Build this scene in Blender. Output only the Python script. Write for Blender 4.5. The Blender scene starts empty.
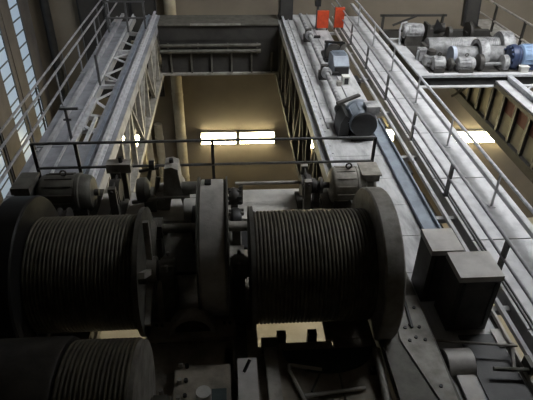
import bpy, math, random
from mathutils import Vector, Matrix
random.seed(7)
S = 1.3                      # model units -> metres
scn = bpy.context.scene
col = scn.collection

# ------------------------------------------------------------------ camera
F = 525.0
CH = 4.5
_p, _y, _r = [math.radians(a) for a in (34.3, 4.55, 1.0)]
FW = Vector((math.sin(_y)*math.cos(_p), math.cos(_y)*math.cos(_p), -math.sin(_p)))
RT = Vector((math.cos(_y), -math.sin(_y), 0)); UP = RT.cross(FW)
RT, UP = RT*math.cos(_r)+UP*math.sin(_r), -RT*math.sin(_r)+UP*math.cos(_r)
cd = bpy.data.cameras.new('camera'); cam = bpy.data.objects.new('camera', cd); col.objects.link(cam)
cd.sensor_width = 36; cd.lens = F/533*36; cd.clip_end = 200; cd.clip_start = .05
cam.matrix_world = Matrix(((RT.x, UP.x, -FW.x, 0), (RT.y, UP.y, -FW.y, 0), (RT.z, UP.z, -FW.z, CH*S), (0, 0, 0, 1)))
scn.camera = cam

# ------------------------------------------------------------------ world, exposure
SKY_E = 17.5        # roof light strength
LAMP_E = 44.0       # fluorescent tubes
GLASS_E = 0.36      # daylight through the gable windows
EXPO = 0.0
w = bpy.data.worlds.new('world'); scn.world = w; w.use_nodes = True
w.node_tree.nodes['Background'].inputs[0].default_value = (.55, .62, .7, 1)
w.node_tree.nodes['Background'].inputs[1].default_value = .012
vs = scn.view_settings
vs.view_transform = 'Standard'; vs.look = 'None'; vs.exposure = EXPO; vs.gamma = 1; vs.use_curve_mapping = False


# ------------------------------------------------------------------ materials
def mat(name, c, c2=None, rough=.7, metal=0.0, scale=3.0, bump=.15, mix=(.38, .66), fine=40.0, stretch=None):
    m = bpy.data.materials.new(name); m.use_nodes = True
    nt = m.node_tree; b = nt.nodes['Principled BSDF']; L = nt.links
    c2 = c2 or tuple(v*.55 for v in c)
    tc = nt.nodes.new('ShaderNodeTexCoord')
    mp = nt.nodes.new('ShaderNodeMapping')
    if stretch: mp.inputs['Scale'].default_value = stretch
    ge = nt.nodes.new('ShaderNodeNewGeometry')
    L.new(ge.outputs['Position'], mp.inputs['Vector'])
    n = nt.nodes.new('ShaderNodeTexNoise'); n.inputs['Scale'].default_value = scale
    n.inputs['Detail'].default_value = 6; n.inputs['Roughness'].default_value = .62
    L.new(mp.outputs[0], n.inputs['Vector'])
    mr = nt.nodes.new('ShaderNodeMapRange'); mr.inputs[1].default_value = mix[0]; mr.inputs[2].default_value = mix[1]
    L.new(n.outputs[0], mr.inputs[0])
    mx = nt.nodes.new('ShaderNodeMix'); mx.data_type = 'RGBA'
    mx.inputs[6].default_value = (*c, 1); mx.inputs[7].default_value = (*c2, 1)
    L.new(mr.outputs[0], mx.inputs[0]); L.new(mx.outputs[2], b.inputs['Base Color'])
    b.inputs['Roughness'].default_value = rough; b.inputs['Metallic'].default_value = metal
    n2 = nt.nodes.new('ShaderNodeTexNoise'); n2.inputs['Scale'].default_value = fine; n2.inputs['Detail'].default_value = 3
    L.new(mp.outputs[0], n2.inputs['Vector'])
    bp = nt.nodes.new('ShaderNodeBump'); bp.inputs['Strength'].default_value = bump; bp.inputs['Distance'].default_value = .01
    L.new(n2.outputs[0], bp.inputs['Height']); L.new(bp.outputs[0], b.inputs['Normal'])
    return m


def emat(name, c, e, base=(.8, .8, .8)):
    m = bpy.data.materials.new(name); m.use_nodes = True
    b = m.node_tree.nodes['Principled BSDF']
    b.inputs['Base Color'].default_value = (*base, 1)
    b.inputs['Emission Color'].default_value = (*c, 1); b.inputs['Emission Strength'].default_value = e
    b.inputs['Roughness'].default_value = .3
    n = m.node_tree.nodes.new('ShaderNodeTexNoise'); n.inputs['Scale'].default_value = 2.5
    mr = m.node_tree.nodes.new('ShaderNodeMapRange'); mr.inputs[3].default_value = e*.8; mr.inputs[4].default_value = e*1.2
    m.node_tree.links.new(n.outputs[0], mr.inputs[0]); m.node_tree.links.new(mr.outputs[0], b.inputs['Emission Strength'])
    return m


M = {
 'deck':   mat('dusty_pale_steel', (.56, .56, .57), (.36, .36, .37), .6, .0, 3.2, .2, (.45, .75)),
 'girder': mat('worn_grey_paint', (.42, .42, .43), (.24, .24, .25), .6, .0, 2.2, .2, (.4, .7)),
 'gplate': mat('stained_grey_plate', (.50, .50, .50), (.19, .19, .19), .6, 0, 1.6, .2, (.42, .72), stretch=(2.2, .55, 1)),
 'rail2':  mat('mid_grey_tube', (.36, .36, .37), (.2, .2, .21), .4, 0, 6, .05),
 'ddeck':  mat('dusty_brown_deck', (.34, .30, .24), (.17, .15, .12), .75, 0, 2.5, .3),
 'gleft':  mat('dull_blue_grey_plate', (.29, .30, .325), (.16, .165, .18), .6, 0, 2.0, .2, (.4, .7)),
 'dgrey':  mat('neutral_machine_grey', (.30, .30, .30), (.14, .14, .14), .55, .1, 5, .2),
 'gblue':  mat('blue_grey_paint', (.27, .31, .36), (.17, .19, .22), .5, .1, 2.5, .15),
 'lrail':  mat('light_grey_tube', (.58, .59, .61), (.36, .36, .38), .4, .0, 6, .05),
 'drail':  mat('dark_tube', (.13, .13, .13), (.07, .07, .07), .4, .1, 6, .05),
 'dark':   mat('dark_grease_steel', (.075, .07, .062), (.035, .032, .03), .55, .2, 3, .2),
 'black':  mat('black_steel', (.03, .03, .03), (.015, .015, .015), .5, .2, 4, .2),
 'rope':   mat('greasy_wire_rope', (.14, .125, .09), (.07, .063, .048), .5, .25, 5, .4, fine=90),
 'tgrey':  mat('trolley_grey_paint', (.36, .34, .305), (.19, .18, .155), .6, .1, 4, .2),
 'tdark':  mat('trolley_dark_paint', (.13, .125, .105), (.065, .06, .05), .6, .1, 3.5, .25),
 'plank':  mat('pale_beam_paint', (.58, .56, .52), (.38, .365, .335), .65, 0, 3, .2),
 'motor':  mat('motor_grey_green', (.36, .335, .29), (.20, .185, .155), .55, .1, 6, .2),
 'mlight': mat('motor_light_grey', (.46, .46, .46), (.14, .14, .145), .5, .1, 5, .15),
 'cover':  mat('cover_sheet_grey', (.56, .54, .51), (.42, .40, .38), .6, .1, 3, .1),
 'blue':   mat('blue_motor_paint', (.30, .42, .60), (.22, .32, .48), .4, .1, 6, .05),
 'paleblue': mat('pale_blue_paint', (.5, .55, .66), (.38, .42, .5), .5, 0, 6, .1),
 'navy':   mat('navy_coupling_paint', (.045, .07, .15), (.03, .04, .08), .45, .1, 6, .1),
 'orange': mat('orange_red_paint', (.62, .075, .02), (.42, .045, .015), .5, 0, 5, .05),
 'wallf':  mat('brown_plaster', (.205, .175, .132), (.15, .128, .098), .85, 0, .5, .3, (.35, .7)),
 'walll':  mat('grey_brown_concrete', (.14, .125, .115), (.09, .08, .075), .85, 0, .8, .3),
 'panelb': mat('beige_panel', (.50, .46, .33), (.40, .36, .25), .7, 0, 1.5, .1),
 'redmesh':mat('dull_red_panel', (.28, .11, .09), (.2, .08, .07), .7, 0, 3, .2),
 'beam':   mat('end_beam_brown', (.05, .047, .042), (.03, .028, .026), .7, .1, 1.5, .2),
 'pipe':   mat('beige_pipe', (.42, .37, .27), (.3, .26, .18), .6, 0, 2, .1),
 'floor':  mat('beige_floor', (.42, .37, .28), (.33, .29, .21), .7, 0, .6, .2),
 'frame':  mat('window_bar_grey', (.09, .10, .11), (.06, .065, .07), .6, .1, 4, .1),
 'roof':   mat('roof_grey', (.16, .15, .14), (.10, .095, .09), .9, 0, .7, .2),
 'teal':   mat('dark_teal_paint', (.05, .075, .075), (.03, .045, .045), .5, .1, 3, .2),
 'glass':  emat('daylit_glass', (.50, .66, .84), GLASS_E, (.35, .42, .5)),
 'sky':    emat('roof_light_glass', (.96, .98, 1.0), SKY_E),
 'tube':   emat('fluorescent_tube', (1, .86, .52), LAMP_E),
 'fill':  emat('fill_light_lens', (1, .86, .60), 30.0),
 'white':  mat('white_enamel', (.7, .7, .66), (.6, .6, .55), .4, 0, 5, .02),
}
# corrugated drum shadow grooves: real geometry, see rope winding

# ------------------------------------------------------------------ mesh helpers
ORG = {}


class MB:
    def __init__(s): s.v = []; s.f = []

    def add(s, vs_, fs):
        b = len(s.v); s.v += [tuple(v) for v in vs_]; s.f += [tuple(i+b for i in f) for f in fs]; return s

    def box(s, x0, x1, y0, y1, z0, z1):
        v = [(x, y, z) for x in (x0, x1) for y in (y0, y1) for z in (z0, z1)]
        return s.add(v, [(0, 1, 3, 2), (4, 6, 7, 5), (0, 4, 5, 1), (2, 3, 7, 6), (0, 2, 6, 4), (1, 5, 7, 3)])

    def bar(s, p, q, w, h, up=(0, 0, 1)):
        p = Vector(p); q = Vector(q); d = (q-p).normalized(); u = Vector(up)
        if abs(d.dot(u)) > .98: u = Vector((0, 1, 0))
        r = d.cross(u).normalized()*w/2; u = r.cross(d).normalized()*h/2
        v = [a+i*r+j*u for a in (p, q) for i in (-1, 1) for j in (-1, 1)]
        return s.add(v, [(0, 1, 3, 2), (4, 6, 7, 5), (0, 4, 5, 1), (2, 3, 7, 6), (0, 2, 6, 4), (1, 5, 7, 3)])

    def tube(s, p, q, r, n=10, r2=None):
        p = Vector(p); q = Vector(q); d = (q-p).normalized(); r2 = r if r2 is None else r2
        a = Vector((0, 0, 1)) if abs(d.z) < .9 else Vector((1, 0, 0))
        e1 = d.cross(a).normalized(); e2 = d.cross(e1)
        v = []
        for c, rr in ((p, r), (q, r2)):
            for k in range(n):
                t = 2*math.pi*k/n; v.append(c+e1*rr*math.cos(t)+e2*rr*math.sin(t))
        f = [(k, (k+1) % n, n+(k+1) % n, n+k) for k in range(n)]
        return s.add(v, f+[tuple(range(n-1, -1, -1)), tuple(range(n, 2*n))])

    def path(s, pts, r, n=8):
        for a, b in zip(pts, pts[1:]): s.tube(a, b, r, n)
        return s

    def lathe(s, prof, c, n=32, axis='x', a0=0, a1=2*math.pi):
        """prof: list of (axial, radius); closed revolve about an axis through c."""
        full = abs(a1-a0-2*math.pi) < 1e-6; m = n if full else n+1
        v = []
        for ax, r in prof:
            for k in range(m):
                t = a0+(a1-a0)*k/n; u, w_ = r*math.cos(t), r*math.sin(t)
                if axis == 'x': v.append((c[0]+ax, c[1]+u, c[2]+w_))
                elif axis == 'y': v.append((c[0]+u, c[1]+ax, c[2]+w_))
                else: v.append((c[0]+u, c[1]+w_, c[2]+ax))
        f = []
        for i in range(len(prof)-1):
            for k in range(n):
                k2 = (k+1) % m
                f.append((i*m+k, i*m+k2, (i+1)*m+k2, (i+1)*m+k))
        if full:
            f.append(tuple(range(m-1, -1, -1))); f.append(tuple((len(prof)-1)*m+k for k in range(m)))
        else:
            for k in range(n): f.append((k, (len(prof)-1)*m+k, (len(prof)-1)*m+k+1, k+1))
            f.append(tuple(i*m for i in range(len(prof)))); f.append(tuple(i*m+n for i in range(len(prof)-1, -1, -1)))
        return s.add(v, f)

    def prism(s, poly, a, b, axis='z'):
        n = len(poly)
        def mk(u, v, w_): return {'z': (u, v, w_), 'x': (w_, u, v), 'y': (u, w_, v)}[axis]
        v = [mk(u, v_, a) for u, v_ in poly]+[mk(u, v_, b) for u, v_ in poly]
        return s.add(v, [tuple(range(n-1, -1, -1)), tuple(range(n, 2*n))]+[(k, (k+1) % n, n+(k+1) % n, n+k) for k in range(n)])

    def arch(s, c, ri, ro, x0, x1, a0, a1, n=20):
        """part of a ring in the YZ plane, extruded along X"""
        v = []; f = []
        for k in range(n+1):
            t = a0+(a1-a0)*k/n
            for r in (ri, ro):
                for x in (x0, x1): v.append((x, c[1]+r*math.cos(t), c[2]+r*math.sin(t)))
        for k in range(n):
            b = 4*k; e = b+4
            f += [(b, b+1, e+1, e), (b+2, e+2, e+3, b+3), (b, e, e+2, b+2), (b+1, b+3, e+3, e+1)]
        f += [(0, 2, 3, 1), (4*n, 4*n+1, 4*n+3, 4*n+2)]
        return s.add(v, f)

    def build(s, name, m, parent=None, label=None, cat=None, group=None, kind=None, org=None, bevel=0):
        if org is None:
            if parent is not None: org = ORG[parent.name]
            else:
                xs, ys, zs = zip(*s.v); org = ((min(xs)+max(xs))/2, (min(ys)+max(ys))/2, min(zs))
        me = bpy.data.meshes.new(name)
        me.from_pydata([((x-org[0])*S, (y-org[1])*S, (z-org[2])*S) for x, y, z in s.v], [], s.f)
        me.update()
        import bmesh
        bm = bmesh.new(); bm.from_mesh(me); bmesh.ops.recalc_face_normals(bm, faces=bm.faces)
        if bevel: bmesh.ops.bevel(bm, geom=bm.edges[:], offset=bevel*S, segments=2, affect='EDGES', profile=.5)
        bm.to_mesh(me); bm.free()
        me.materials.append(M[m])
        me.polygons.foreach_set('use_smooth', [True]*len(me.polygons))
        me.set_sharp_from_angle(angle=math.radians(35))
        o = bpy.data.objects.new(name, me); col.objects.link(o); ORG[o.name] = org
        if parent is None: o.location = tuple(v*S for v in org)
        else:
            o.parent = parent; po = ORG[parent.name]
            o.location = tuple((a-b)*S for a, b in zip(org, po))
        tag(o, label, cat, group, kind); return o


def tag(o, label=None, cat=None, group=None, kind=None):
    if label: o['label'] = label
    if cat: o['category'] = cat
    if group: o['group'] = group
    if kind: o['kind'] = kind


def thing(name, org, label=None, cat=None, group=None, kind=None):
    o = bpy.data.objects.new(name, None); col.objects.link(o); o.empty_display_size = .1
    o.location = tuple(v*S for v in org); ORG[o.name] = org
    tag(o, label, cat, group, kind); return o


def piece(src, name, dx, dy, dz, parent):      # a copy of a part that shares its mesh
    o = src.copy(); o.name = name; col.objects.link(o); o.parent = parent
    o.location = src.location+Vector((dx*S, dy*S, dz*S)); ORG[o.name] = ORG[src.name]; return o


def box(*a): return MB().box(*a)
def bar(*a, **k): return MB().bar(*a, **k)
def tube(*a, **k): return MB().tube(*a, **k)
def lathe(*a, **k): return MB().lathe(*a, **k)


# ================================================================== THE HALL
YF = 17.8     # far wall
box(-14, 18, -8, YF+.4, -9.2, -9).build('floor', 'floor', kind='structure')
wf = box(-6.7, 16.4, YF, YF+.4, -9, 13).build('wall_far', 'wallf', kind='structure')
XL = -6.3
wl = MB()
for y0, y1 in ((-8, 10.2), (11.0, 12.45), (13.25, 14.48), (15.28, 16.2), (17.0, YF)):
    wl.box(XL-.35, XL, y0, y1, -9, 13)
for y0, y1 in ((10.2, 11), (12.45, 13.25), (14.48, 15.28), (16.2, 17)):
    wl.box(XL-.35, XL, y0, y1, -9, -6.2); wl.box(XL-.35, XL, y0, y1, 4.2, 13)
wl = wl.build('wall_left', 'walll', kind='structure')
for y0, y1 in ((13.35, 14.38), (15.38, 16.1)):
    box(XL, XL+.03, y0+.12, y1-.12, -9, 13).build('pilaster', 'walll', wl)
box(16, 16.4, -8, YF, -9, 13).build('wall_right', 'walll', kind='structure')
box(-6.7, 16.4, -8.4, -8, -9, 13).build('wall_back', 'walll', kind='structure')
for i, (y0, y1) in enumerate(((16.2, 17), (14.48, 15.28), (12.45, 13.25), (10.2, 11))):
    wn = thing('window_%d' % (i+1), (XL-.2, (y0+y1)/2, -6.2), kind='structure')
    ph = .385; n = int(10.4/ph)
    p0 = box(XL-.05, XL-.035, y0+.03, y1-.03, -6.2+.015, -6.2+ph-.015).build('pane', 'glass', wn)
    b0 = box(XL-.06, XL-.015, y0, y1, -6.2-.018, -6.2+.018).build('glazing_bar', 'frame', wn)
    for k in range(1, n+1):
        if k < n: piece(p0, 'pane', 0, 0, k*ph, wn)
        piece(b0, 'glazing_bar', 0, 0, k*ph, wn)
    for yy in (y0+.015, y1-.015):
        box(XL-.06, XL-.005, yy-.018, yy+.018, -6.2, 4.2).build('window_frame', 'frame', wn)
# roof with a long roof light over the right-hand side, and an added slab that shades the trolley
SX0, SX1, SY0, SY1 = 4.0, 12.0, 4.5, 11.0
rf = MB().box(-6.7, SX0, -8, YF, 11, 11.3).box(SX1, 16.4, -8, YF, 11, 11.3).box(SX0, SX1, -8, SY0, 11, 11.3).box(SX0, SX1, SY1, YF, 11, 11.3)
rf.build('ceiling', 'roof', kind='structure')
rl = thing('window_5', (8, 9, 11.1), kind='structure')
for i in range(4):
    x0 = SX0+i*2.0
    box(x0+.05, x0+1.95, SY0, SY1, 11.12, 11.16).build('pane', 'sky', rl)
    box(x0-.05, x0+.05, SY0, SY1, 11.02, 11.25).build('glazing_bar', 'frame', rl)
MB().box(-6.3, 3.9, -8, 7.8, 6.6, 6.9).box(3.9, 16, -8, 6.4, 6.6, 6.9).build('shade_slab', 'roof', kind='structure')  # unseen slab added to block the roof light above trolley and near end
# corner downpipe and vertical pipes on the far wall
tube((-5.75, YF-.16, -9), (-5.75, YF-.16, 9), .14, 14).build('stripe', 'black', label='dark vertical downpipe in the corner left of the far wall', cat='pipe')  # round black upright along the wall corner
for nm, x, r, zt, lb in (('wall_pipe', -2.62, .15, -4.05, 'short beige vertical pipe ending lower than its neighbours on the far wall'),
                         ('wall_pipe', -1.82, .19, 1.5, 'thick beige vertical pipe on the far wall closest to the lamps'),
                         ('wall_pipe', -3.05, .15, -1.0, 'beige vertical pipe on the far wall half hidden by the left girder')):
    p = thing(nm, (x, YF-.22, -9), lb, 'pipe', 'vertical pipes on the far wall')
    tube((x, YF-.22, -9), (x, YF-.22, zt), r, 16).build('pipe_run', 'pipe', p)
    for zz in (-6.3, -4.6, -2.9):
        if zz < zt: lathe([(-.05, r+.012), (.05, r+.012)], (x, YF-.22, zz), 16, 'z').build('bracket', 'pipe', p)


# wall lamps: twin fluorescent battens in pairs
def lamp(x, z, lb):
    t = thing('wall_lamp', (x, YF-.12, z-.22), lb, 'lamp', 'twin tube lamps on the far wall')
    box(x-.67, x+.67, YF-.09, YF-.002, z-.24, z+.24).build('lamp_body', 'white', t)
    for s in (-1, 1):
        tube((x-.65, YF-.14, z+s*.13), (x+.65, YF-.14, z+s*.13), .075, 12).build('lamp_tube', 'tube', t)
    for s in (-1, 1):
        box(x+s*.66-.02, x+s*.66+.02, YF-.2, YF-.05, z-.24, z+.24).build('end_cap', 'white', t)


for x, z, lb in ((-.43, -4.75, 'left twin tube lamp of the bright pair between the girders'),
                 (1.0, -4.75, 'right twin tube lamp of the bright pair between the girders'),
                 (-4.0, -4.78, 'twin tube lamp seen through the left girder'),
                 (5.6, -4.75, 'twin tube lamp glimpsed in the gap beside the right walkway'),
                 (9.15, -4.9, 'left lamp of the glowing pair below the blue motor'),
                 (10.5, -4.9, 'right lamp of the glowing pair below the blue motor'),
                 (3.35, -5.0, 'twin tube lamp glimpsed through the right girder')):
    lamp(x, z, lb)


# ================================================================== BRIDGE GIRDERS
def truss(t, xa, xb, y0, y1, zt, zb, step, phase=0, m='girder'):
    """lattice web planes xa (inner) and xb (outer) below a girder"""
    for x in (xa, xb):
        box(x-.09, x+.09, y0, y1, zb-.12, zb+.03).build('bottom_chord', m, t)
        n = int((y1-y0)/step)
        src = None
        for k in range(n+1):
            y = y0+.1+k*step
            if src is None: src = box(x-.05, x+.05, y-.07, y+.07, zb, zt).build('web_post', m, t)
            else: piece(src, 'web_post', 0, k*step, 0, t)
        sd = [None, None]
        for k in range(n):
            y = y0+.1+k*step
            a, b = ((y, zb), (y+step, zt)) if k % 2 == phase else ((y, zt), (y+step, zb))
            if sd[k % 2] is None:
                sd[k % 2] = (bar((x, a[0], a[1]), (x, b[0], b[1]), .06, .09, up=(1, 0, 0)).build('web_diagonal', m, t), k)
            else:
                o, k0 = sd[k % 2]; piece(o, 'web_diagonal', 0, (k-k0)*step, 0, t)


Y0, Y1 = -1.0, 16.9
# ---- right girder
g = thing('bridge_girder', (2.2, 7.5, -1.7), 'wide pale grey bridge girder carrying the drive shaft, right of the void', 'girder', 'main bridge girders')
gt = box(1.56, 2.92, Y0, Y1, -.04, 0).build('top_plate', 'gplate', g)
for x in (1.86, 2.04, 2.36, 2.52):
    box(x-.012, x+.012, 8.9, Y1, 0, .03).build('stiffener_strip', 'girder', g)
box(1.56, 1.60, Y0, Y1, -.22, -.04).build('inner_edge_plate', 'girder', g)
box(2.88, 2.92, Y0, Y1, -.30, -.04).build('outer_edge_plate', 'girder', g)
rl_ = MB().box(1.62, 1.74, Y0, Y1, 0, .02).box(1.665, 1.695, Y0, Y1, .02, .09).box(1.65, 1.71, Y0, Y1, .09, .13)
rl_.build('trolley_rail', 'lrail', g)
MB().box(2.66, 2.68, 4.5, 9.2, 0, .07).box(2.66, 2.92, 4.5, 9.2, .002, .015).box(2.895, 2.92, 4.5, 9.2, 0, .07).build('cable_channel', 'gblue', g)
src = None
for k in range(15):                                 # plate joints: raised butt straps
    y = 4.9+k*.75
    o = box(1.80, 2.62, y-.05, y+.05, 0, .006) if src is None else None
    if o: src = o.build('butt_strap', 'gplate', g)
    else: piece(src, 'butt_strap', 0, k*.75, 0, g)
box(2.46, 2.9, 0, 3.8, 0, .015).build('black_plate', 'black', g)  # black plate laid over the near end of the girder top
bl = None
for k in range(40):
    y = 4.6+k*.28
    if bl is None: bl = lathe([(0, .018), (.012, .016)], (1.79, y, 0), 8, 'z').build('rail_clip_bolt', 'girder', g)
    else: piece(bl, 'rail_clip_bolt', 0, k*.28, 0, g)
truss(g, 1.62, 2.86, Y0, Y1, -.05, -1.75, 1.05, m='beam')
# ---- left girder
g = thing('bridge_girder', (-2.3, 7.5, -1.7), 'narrow grey bridge girder left of the void, lattice sides', 'girder', 'main bridge girders')
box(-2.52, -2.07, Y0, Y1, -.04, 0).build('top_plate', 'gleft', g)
box(-2.11, -2.07, Y0, Y1, -.25, -.04).build('inner_edge_plate', 'girder', g)
MB().box(-2.28, -2.16, Y0, Y1, 0, .02).box(-2.235, -2.205, Y0, Y1, .02, .09).box(-2.25, -2.19, Y0, Y1, .09, .13).build('trolley_rail', 'lrail', g)
box(-2.44, -2.38, Y0, Y1, 0, .03).build('guide_strip', 'gblue', g)
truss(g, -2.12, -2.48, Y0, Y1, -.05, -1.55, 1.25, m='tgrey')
# ---- floor plates and bracing between left girder and left walkway
g = thing('horizontal_bracing', (-2.7, 10, -.1), 'open zigzag bracing between the left girder and its walkway', 'bracing')
zz = -.08
for a, b in (((-2.87, 13.24), (-2.42, 13.77)), ((-2.88, 12.06), (-2.45, 11.6)), ((-2.82, 10.6), (-2.5, 11.1)), ((-2.89, 9.49), (-2.46, 9.0)),
             ((-2.88, 12.06), (-2.45, 12.7)), ((-2.88, 13.24), (-2.45, 12.8)), ((-2.85, 10.6), (-2.46, 10.1)), ((-2.88, 14.6), (-2.45, 14.1))):
    bar((a[0], a[1], zz), (b[0], b[1], zz), .07, .02).build('diagonal_bar', 'lrail', g)
bar((-2.84, 10.65, -.05), (-2.84, 8.6, -.05), .09, .05).build('edge_bar', 'lrail', g)
bar((-2.63, 9.7, -.05), (-2.63, 8.5, -.05), .06, .05).build('edge_bar', 'lrail', g)
for y in (9.3, 11.5, 13.9):
    bar((-2.95, y, -.14), (-2.5, y, -.14), .08, .08).build('cross_bar', 'lrail', g)
for k in range(5):
    y = 8.55-k*1.05
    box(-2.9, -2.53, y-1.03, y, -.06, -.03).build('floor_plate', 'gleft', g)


# ================================================================== WALKWAYS
def walkway(name, x0, x1, zt, lb, m, seg, y0=-1.0, y1=17.3, gap=.012):
    t = thing(name, ((x0+x1)/2, 7.5, zt-.2), lb, 'walkway', 'walkways along the bridge')
    src = None; n = int((y1-y0)/seg)
    for k in range(n):
        if src is None: src = box(x0, x1, y0+gap, y0+seg-gap, zt-.025, zt).build('deck_plate', m, t)
        else: piece(src, 'deck_plate', 0, k*seg, 0, t)
    for x in (x0+.03, x1-.03):
        box(x-.03, x+.03, y0, y1, zt-.2, zt-.026).build('stringer', 'girder', t)
    return t


WZ = -.15
wr = walkway('walkway', 3.40, 4.28, WZ, 'broad pale walkway between two handrails right of the bridge', 'deck', 1.66)
box(3.22, 3.27, -1, 17.2, WZ-.06, WZ).build('edge_bar', 'deck', wr)
box(3.44, 3.455, -1, 17.2, WZ, WZ+.03).build('kick_strip', 'drail', wr)
box(3.485, 3.50, -1, 17.2, WZ, WZ+.03).build('kick_strip', 'drail', wr)
for k in range(9):
    y = .6+k*1.9
    bar((2.92, y, -.27), (3.42, y, -.27), .08, .08).build('bracket', 'girder', wr)
box(2.94, 3.38, -1, 7.5, -.62, -.58).build('gap_plate', 'black', wr)  # black plate added to close the gap and keep it dark
for y in (1.5, 3.5, 5.5, 7.3):
    bar((2.94, y, -.64), (3.4, y, -.64), .05, .04).build('plate_hanger', 'black', wr)
for y in (7.6, 9.4, 11.8):
    box(2.99, 3.16, y, y+.42, -.62, -.22).build('cable_box', 'black', wr)
LZ = -.1
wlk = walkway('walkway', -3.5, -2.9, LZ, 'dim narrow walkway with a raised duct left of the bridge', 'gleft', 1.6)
box(-3.3, -3.22, -1, 17.2, LZ, LZ+.09).build('cable_duct', 'girder', wlk)
box(-2.96, -2.92, -1, 17.2, LZ, LZ+.07).build('kick_strip', 'lrail', wlk)
for k in range(9):
    y = .6+k*1.9
    bar((-2.52, y, -.28), (-2.9, y, -.22), .1, .1).build('bracket', 'girder', wlk)


def handrail(x, zf, hts, ys, y0, y1, lb, m, mp, r=.024, wide=None, flat=False, side=1, cat='handrail'):
    t = thing('handrail', (x, (y0+y1)/2, zf), lb, cat, 'handrails of the bridge walkways')
    for i, h in enumerate(hts):
        if wide and i == 1:
            MB().box(x+side*.03, x+side*(.03+wide), y0, y1, zf+h-.01, zf+h+.012).box(x+side*.02, x+side*.04, y0, y1, zf+h-.06, zf+h+.012).build('mid_rail', mp, t)
        else:
            tube((x, y0, zf+h), (x, y1, zf+h), r, 10).build('top_rail' if i == 0 else 'mid_rail', m, t)
    src = None
    for y in ys:
        if src is None:
            b = MB()
            if flat: b.box(x-.012, x+.012, y-.05, y+.05, zf, zf+hts[0])
            else: b.tube((x, y, zf), (x, y, zf+hts[0]), .02, 8)
            b.box(x-.05, x+.05, y-.05, y+.05, zf, zf+.012)
            src = b.build('post', mp if not flat else 'drail', t); ysrc = y
        else: piece(src, 'post', 0, y-ysrc, 0, t)
    return t


handrail(4.03, WZ, (.6, .31), [.6+1.95*k for k in range(9)], -1, 17.6, 'light handrail with wide flat middle rail on the outer right walkway edge', 'lrail', 'deck', .026, wide=.085)
handrail(3.43, WZ, (.57, .31), [1.1+1.9*k for k in range(9)], -1, 17.6, 'slim handrail with dark flat posts on the inner right walkway edge', 'rail2', 'drail', .022, flat=True)
handrail(-3.46, LZ, (.72, .34), [.9+1.9*k for k in range(9)], -1, 17.6, 'handrail on the outer edge of the left walkway before the windows', 'rail2', 'rail2', .024)
t = thing('conduit_line', (-3.58, 7.5, LZ), 'long conduit running just outside the left walkway handrail', 'conduit')
tube((-3.58, -1, .7), (-3.58, 17.6, .7), .022, 10).build('conduit', 'rail2', t)
for k in range(8):
    y = 1.9+1.9*k
    bar((-3.58, y, -.3), (-3.58, y, .7), .03, .03).build('bracket', 'drail', t)
    bar((-3.58, y, -.25), (-3.48, y, -.25), .03, .03).build('bracket', 'drail', t)
# inner rail of the left walkway (dark, partial)
t = thing('barrier_frame', (-2.93, 9.1, LZ), 'dark T-shaped barrier post with crossbar on the left walkway', 'barrier')
bar((-2.9, 8.8, LZ), (-2.9, 8.8, .55), .045, .045).build('post', 'drail', t)
bar((-3.0, 8.8, .55), (-2.68, 8.8, .55), .04, .04).build('crossbar', 'drail', t)
bar((-2.97, 8.8, .34), (-2.83, 8.8, .34), .03, .03).build('crossbar', 'drail', t)
t = thing('barrier_frame', (-2.93, 11.5, LZ), 'dark bent barrier post further along the left walkway', 'barrier')
bar((-2.9, 11.5, LZ), (-2.9, 11.5, .6), .05, .05).build('post', 'drail', t)
bar((-2.9, 11.5, .55), (-2.9, 12.6, .62), .04, .04).build('crossbar', 'drail', t)
# railing frame at the far end of left walkway
t = thing('end_railing', (-2.9, 15.2, LZ), 'dark square railing closing the far end of the left walkway', 'railing')
for x in (-3.4, -2.85, -2.35):
    bar((x, 15.5, LZ), (x, 15.5, .75), .05, .05).build('post', 'drail', t)
for z in (.75, .3):
    bar((-3.45, 15.5, z), (-2.3, 15.5, z), .04, .04).build('rail', 'drail', t)

# ================================================================== END CARRIAGE
e = thing('end_carriage', (-.25, 16.3, -1.65), 'dark brown end carriage beam closing the bridge far behind the void', 'beam')
box(-2.06, 1.55, 15.95, 16.9, -.5, -.05).build('upper_box', 'beam', e)
box(-2.06, 1.55, 15.9, 16.95, -.05, -.01).build('top_flange', 'tdark', e)
box(-1.1, .4, 15.86, 15.94, -.03, .02).build('wear_strip', 'tgrey', e)
box(-2.05, 1.55, 15.97, 16.0, -1.5, -.5).build('lower_panel', 'beam', e)
box(-2.05, 1.55, 15.85, 16.1, -1.56, -1.5).build('bottom_flange', 'tgrey', e)
for k in range(6):
    x = -1.75+k*.62
    box(x-.025, x+.025, 15.88, 15.97, -1.5, -.88).build('rib', 'tdark', e)
for z, r in ((-.62, .05), (-.8, .06)):
    tube((-2.05, 15.85, z), (1.0, 15.85, z), r, 12).build('pipe', 'tdark', e)
for k in range(4):
    bar((-1.8+k*.9, 15.85, -.88), (-1.8+k*.9, 15.85, -.55), .05, .04).build('pipe_clip', 'tdark', e)
t = thing('switch_cabinet', (-3.5, 17.5, -2), 'tall dark cabinet wall behind the far end of the left walkway', 'cabinet')
for i in range(3):
    x0 = -4.75+i*.83
    box(x0, x0+.82, 17.62, 17.79, -3.0, 4.5).build('cabinet_body', 'black', t)
    box(x0+.06, x0+.76, 17.6, 17.62, -2.8, 4.3).build('cabinet_door', 'beam', t)
tb = thing('equipment_cabinet', (1.8, 16.55, 0), 'dim dark cabinet at the far end of the right girder', 'cabinet')
box(1.6, 2.0, 16.3, 16.8, 0, .75).build('cabinet_body', 'black', tb)
box(1.63, 1.97, 16.28, 16.3, .05, .7).build('cabinet_door', 'beam', tb)

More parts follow.
